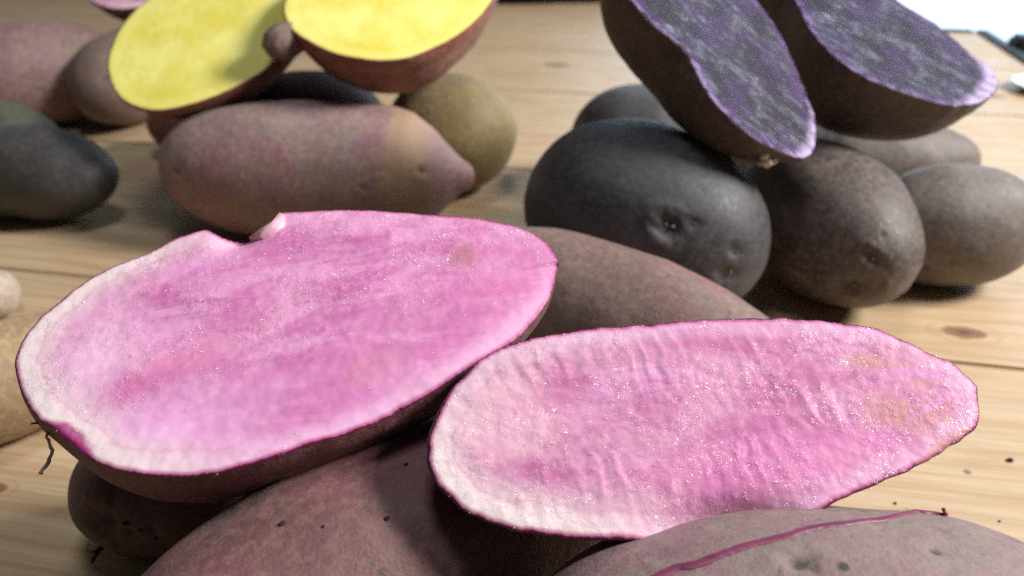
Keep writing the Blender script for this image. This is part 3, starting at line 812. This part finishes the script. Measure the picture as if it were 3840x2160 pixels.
# ------------------------------------------------------------------ right pile
def eye_buds(key):
    def f(root, L, surf):
        for i, (x, y, z, r) in enumerate(WHOLE[key]['eyes']):
            p, n = surf((x, y, z), 0.0)
            for k in range(2):
                off = np.array([0.25 * r * (k - 0.5) * 2, 0, 0.1 * r])
                blob('eye_bud', root, L, p + off + n * 0.02, (r * 0.16, r * 0.14, r * 0.14), root_m, i + k, 2)
    return f
whole('U', 'big egg shaped grey black potato with deep eyes, frontmost of the dark pile', sk_dark, dict(p=2.05, q=2.0), 13, 6, 0.035, parts=eye_buds('U'))
whole('V', 'brown black whole potato in the middle of the dark pile, end towards the viewer', sk_dark2, dict(p=2.0, q=2.0), 14, 6, 0.035, parts=eye_buds('V'))
whole('W', 'grey brown round potato at the right edge of the dark pile', sk_dark3, dict(p=2.3), 15, 5, 0.05, parts=eye_buds('W'))
whole('X', 'grey potato mostly hidden behind the dark pile, under the right dark half', sk_dark3, {}, 16, 5, 0.04)
whole('Z', 'black whole potato in the dark gap beneath the two dark halves', sk_dark, {}, 19, 5, 0.04)
whole('Y', 'blackish potato mostly hidden behind the dark pile on its left', sk_dark, {}, 17, 5, 0.04)

# ------------------------------------------------------------------ cut halves
def reliefA(V, edge):
    x, y = V[:, 0], V[:, 1]
    z = np.zeros(len(V))
    # torn hollow at the notch
    z -= 0.2 * np.exp(-(((x + 0.9) / 0.45) ** 2 + ((y - 2.3) / 0.28) ** 2))
    # faint blade marks and a dished middle
    z += np.array([0.012 * math.sin(p[0] * 1.1 + p[1] * 3.4 + 2.0 * noise.noise(Vector((p[0] * .4, p[1] * .4, 2)))) for p in V])
    k = np.clip((x - 2.6) / 2.0, 0, 1) * np.clip((edge - 0.1) / 0.3, 0, 1)
    z += k * np.array([0.003 * math.sin(p[0] * 17 + p[1] * 4.0 + 5 * noise.noise(Vector((p[0], p[1], 7)))) for p in V])
    # slanted trimmed facet along the near right edge
    z -= 0.10 * np.clip((x + 0.5) / 2.0, 0, 1) * np.exp(-(edge / 0.35)) * (y < 0)
    return z

def reliefB(V, edge):
    x, y = V[:, 0], V[:, 1]
    rid = []
    for p in V:
        wv = noise.noise(Vector((p[0] * 0.5, p[1] * 0.9, 3.0))) * 1.6 + noise.noise(Vector((p[0] * 2.2, p[1] * 2.6, 9.0))) * 0.8
        ph = p[0] * 19.0 + p[1] * 5.0 + wv * 2.0
        s = math.sin(ph)
        amp = max(0.0, 0.25 + 1.6 * noise.noise(Vector((p[0] * 0.8 + 4, p[1] * 1.3, 1.0))))
        rid.append((0.45 * s + 0.25 * math.sin(ph * 1.9 + 4 * wv) + 0.35 * max(0.0, s) ** 3) * amp)
    rid = np.array(rid)
    mid = np.clip((x + 4.0) / 1.0, 0, 1) * np.clip((2.9 - x) / 1.0, 0, 1) * np.clip(edge / 0.12, 0, 1)
    z = 0.0115 * rid * mid
    fine = np.array([noise.fractal(Vector((p[0] * 5, p[1] * 9, 4)), 1, 2, 3) for p in V])
    z += 0.005 * fine * np.clip(edge / 0.3, 0, 1)
    # scooped bite on the near edge
    z -= 0.55 * np.exp(-(((x + 0.1) / 0.95) ** 2 + ((y + 1.95) / 0.36) ** 2))
    return z

def parts_A(root, L, F3, B):
    # peeled wedge of pale flesh standing in the notch
    fl = [(-0.66, 2.24, 0.0), (-0.46, 2.36, 0.03), (-0.14, 2.58, 0.04), (0.0, 2.78, 0.03), (0.10, 2.62, 0.04), (0.07, 2.36, 0.05), (-0.14, 2.22, 0.05), (-0.39, 2.15, 0.03)]
    n = len(fl)
    V = [Vector(p) * CM for p in fl] + [(Vector(p) + Vector((0.02, -0.02, -0.14))) * CM for p in fl]
    top = sum((Vector(p) for p in fl), Vector()) / n + Vector((0, 0, 0.05))
    V.append(top * CM)
    F_ = [(i, (i + 1) % n, 2 * n) for i in range(n)] + [(i, i + n, (i + 1) % n + n, (i + 1) % n) for i in range(n)]
    mesh_obj('peel_flap', V, F_, peel_m, root, L)
    juice(root, L, F3, 4, 1000, lambda x, y: min(1, max(0.03, (y - 0.22 * x + 1.2) / 1.2)))
    strand('root_hair', root, L, [(-4.2, -1.2, -0.2), (-4.28, -1.4, -0.3), (-4.22, -1.6, -0.45), (-4.34, -1.8, -0.55), (-4.42, -1.95, -0.55)], 0.02, 0.035, root_m, 2, 0.01)
    strand('root_hair', root, L, [(-4.2, -1.2, -0.2), (-4.4, -1.15, -0.2), (-4.55, -1.1, -0.25)], 0.03, 0.012, root_dark, 3, 0.015)
def juice(root, L, F3, seed, count, keep):
    # beads of juice standing on the cut cells
    rs = random.Random(seed)
    n_ = len(F3)
    V, Fc = [], []
    made = 0
    while made < count:
        p = F3[rs.randrange(n_)]
        dens = noise.noise(Vector((p[0] * 1.3, p[1] * 2.2, seed))) + 0.6 * noise.noise(Vector((p[0] * 4, p[1] * 6, seed + 5)))
        if rs.random() > keep(p[0], p[1]) or dens < rs.uniform(-0.1, 0.45):
            if rs.random() > 0.002:
                continue
        r = 0.014 + 0.03 * rs.random() ** 2
        ax, ay = r * rs.uniform(0.9, 1.8), r * rs.uniform(0.6, 1.0)
        an = rs.uniform(-0.5, 0.9)
        c_, s_ = math.cos(an), math.sin(an)
        px, py = p[0] + rs.uniform(-.02, .02), p[1] + rs.uniform(-.02, .02)
        b0 = len(V)
        for ring, (q, h) in enumerate(((1.0, -0.01), (0.8, 0.38 * r), (0.45, 0.6 * r))):
            for k in range(8):
                a = 2 * math.pi * k / 8
                x_, y_ = math.cos(a) * ax * q, math.sin(a) * ay * q
                V.append(Vector((px + x_ * c_ - y_ * s_, py + x_ * s_ + y_ * c_, p[2] + h)) * CM)
        V.append(Vector((px, py, p[2] + 0.68 * r)) * CM)
        for ring in range(2):
            for k in range(8):
                k2 = (k + 1) % 8
                Fc.append((b0 + ring * 8 + k, b0 + ring * 8 + k2, b0 + ring * 8 + 8 + k2, b0 + ring * 8 + 8 + k))
        for k in range(8):
            Fc.append((b0 + 16 + k, b0 + 16 + (k + 1) % 8, b0 + 24))
        made += 1
    o = mesh_obj('juice_beads', V, Fc, juice_m, root, L)
    o['kind'] = 'stuff'
_j = NT('juice')
_tr = _j.n('ShaderNodeBsdfTransparent')
_gl = _j.n('ShaderNodeBsdfGlossy')
_gl.inputs['Roughness'].default_value = 0.2
_mx = _j.n('ShaderNodeMixShader')
_mx.inputs[0].default_value = 0.08
for _a, _b in ((_tr.outputs[0], _mx.inputs[1]), (_gl.outputs[0], _mx.inputs[2]), (_mx.outputs[0], _j.out.inputs[0])):
    _j.t.links.new(_a, _b)
juice_m = _j.m
def parts_B(root, L, F3, B):
    juice(root, L, F3, 9, 1000, lambda x, y: 0.8 if x < 4 else 0.4)
half('A', 'large pink fleshed potato half with notched rim, front left', sk_cutA, fl_A, 2.7, 21, 420, 0.045, 0.02, reliefA, (2.9, 2.0), (-0.55, -0.05), parts=parts_A, ctr=(0.0, -0.1), lump=0.05)
half('B', 'pink fleshed potato half with sawn ridges and brown patches, front right', sk_cutA, fl_B, 1.9, 22, 420, 0.04, 0.035, reliefB, (2.0, 2.0), (-0.3, 0.5), ctr=(0.0, 0.0), lump=0.05, parts=parts_B)

def parts_S(root, L, F3, B):
    for i, (p, r) in enumerate((((3.0, -1.86, -0.42), 0.13), ((3.2, -1.84, -0.55), 0.17), ((3.34, -1.72, -0.44), 0.12), ((3.12, -1.8, -0.72), 0.11))):
        blob('sprout_bud', root, L, p, (r, r * 0.9, r * 1.2), bud_m, i, 2)
half('S', 'dark potato half with narrow purple cut face leaning left on the pile', sk_dcut, fl_p, 2.6, 23, 300, 0.07, 0.04, None, (2.2, 2.0), (0, 0), parts=parts_S, ctr=(-0.3, 0.0), lump=0.05)
half('T', 'dark potato half with grey purple cut face, rightmost on the dark pile', sk_dcut, fl_p, 4.0, 24, 300, 0.07, 0.05, None, (2.6, 2.0), (0, 0), ctr=(-0.2, 0.2), lump=0.05)
half('M', 'yellow fleshed potato half leaning on the brown potato, left of two', sk_wine, fl_y, 3.2, 25, 240, 0.12, 0.01, None, (2.2, 2.0), (0.3, 0.6), lump=0.05)

def parts_N(root, L, F3, B):
    blob('knob', root, L, (-3.85, 2.15, -0.62), (0.95, 0.8, 0.66), sk_rose, 4.4, 4, 0.08)
half('N', 'yellow fleshed potato half with a side knob, above the red potato', sk_wine, fl_y, 3.4, 26, 240, 0.12, 0.01, None, (2.2, 2.0), (0.2, 0.2), parts=parts_N, lump=0.05)
half('K', 'pink fleshed purple skinned potato half at the top left corner', sk_small, fl_K, 2.4, 27, 200, 0.2, 0.01, None, (2.2, 2.0), lump=0.05)

# ------------------------------------------------------------------ small things on the table
def lathe(prof, seg=40):
    V, Fc = [], []
    for (r, z) in prof:
        for k in range(seg):
            a = 2 * math.pi * k / seg
            V.append(Vector((r * math.cos(a), r * math.sin(a), z)) * CM)
    for i in range(len(prof) - 1):
        for k in range(seg):
            q = (k + 1) % seg
            Fc.append((i * seg + k, i * seg + q, (i + 1) * seg + q, (i + 1) * seg + k))
    return V, Fc
v, f = lathe([(0.01, 0.05), (1.2, 0.05), (1.5, 0.0), (1.7, 0.1), (2.3, 0.55), (2.35, 0.62), (2.2, 0.6), (1.6, 0.25), (0.01, 0.2)])
o = mesh_obj('saucer', v, f, plain('white glaze', (0.78, 0.82, 0.86), 0.15, 0.6, 0.03), None, Matrix.Translation(Vector((35.6, 53.0, 0.0)) * CM))
tag(o, 'small glossy white dish cut by the right picture edge', 'dish')
def case():
    bm = bmesh.new()
    bmesh.ops.create_cube(bm, size=1.0)
    for vv in bm.verts:
        vv.co = Vector((vv.co.x * 13, vv.co.y * 7, vv.co.z * 4)) * CM
    bmesh.ops.bevel(bm, geom=bm.edges[:], offset=0.9 * CM, segments=4, affect='EDGES')
    me = bpy.data.meshes.new('case')
    bm.to_mesh(me); bm.free()
    me.polygons.foreach_set('use_smooth', [True] * len(me.polygons))
    me.materials.append(plain('dark case', (0.02, 0.02, 0.025), 0.6))
    ob = bpy.data.objects.new('dark_case', me)
    COL.objects.link(ob)
    ob.location = Vector((4.5, 89.0, 2.02)) * CM
    ob.rotation_euler = (0, 0, math.radians(6))
    tag(ob, 'blurred dark rounded case far back at the top edge', 'case')
case()
for i, (x, y, r) in enumerate(((13.34, 16.6, 0.07), (9.6, 15.0, 0.035), (11.9, 14.4, 0.03), (13.0, 18.0, 0.04))):
    vv, ff = ico(2)
    P = [Vector((p[0] * 1.3, p[1], p[2] * 0.6)) * r * (1 + 0.5 * noise.noise(Vector(p) * 2 + Vector((i * 3.0, 0, 0)))) * CM for p in vv]
    ob = mesh_obj('soil_crumb', P, ff, soil_m, None, Matrix.Translation(Vector((x, y, r * 0.55)) * CM))
    tag(ob, ('largest dark soil crumb on the bare wood right of the pink halves', 'small soil crumb on the wood just above the scratched potato', 'soil crumb on the wood between the scratched potato and the table seam', 'soil crumb on the wood nearest the table seam at right')[i], 'crumb', 'soil crumbs on the table at right')
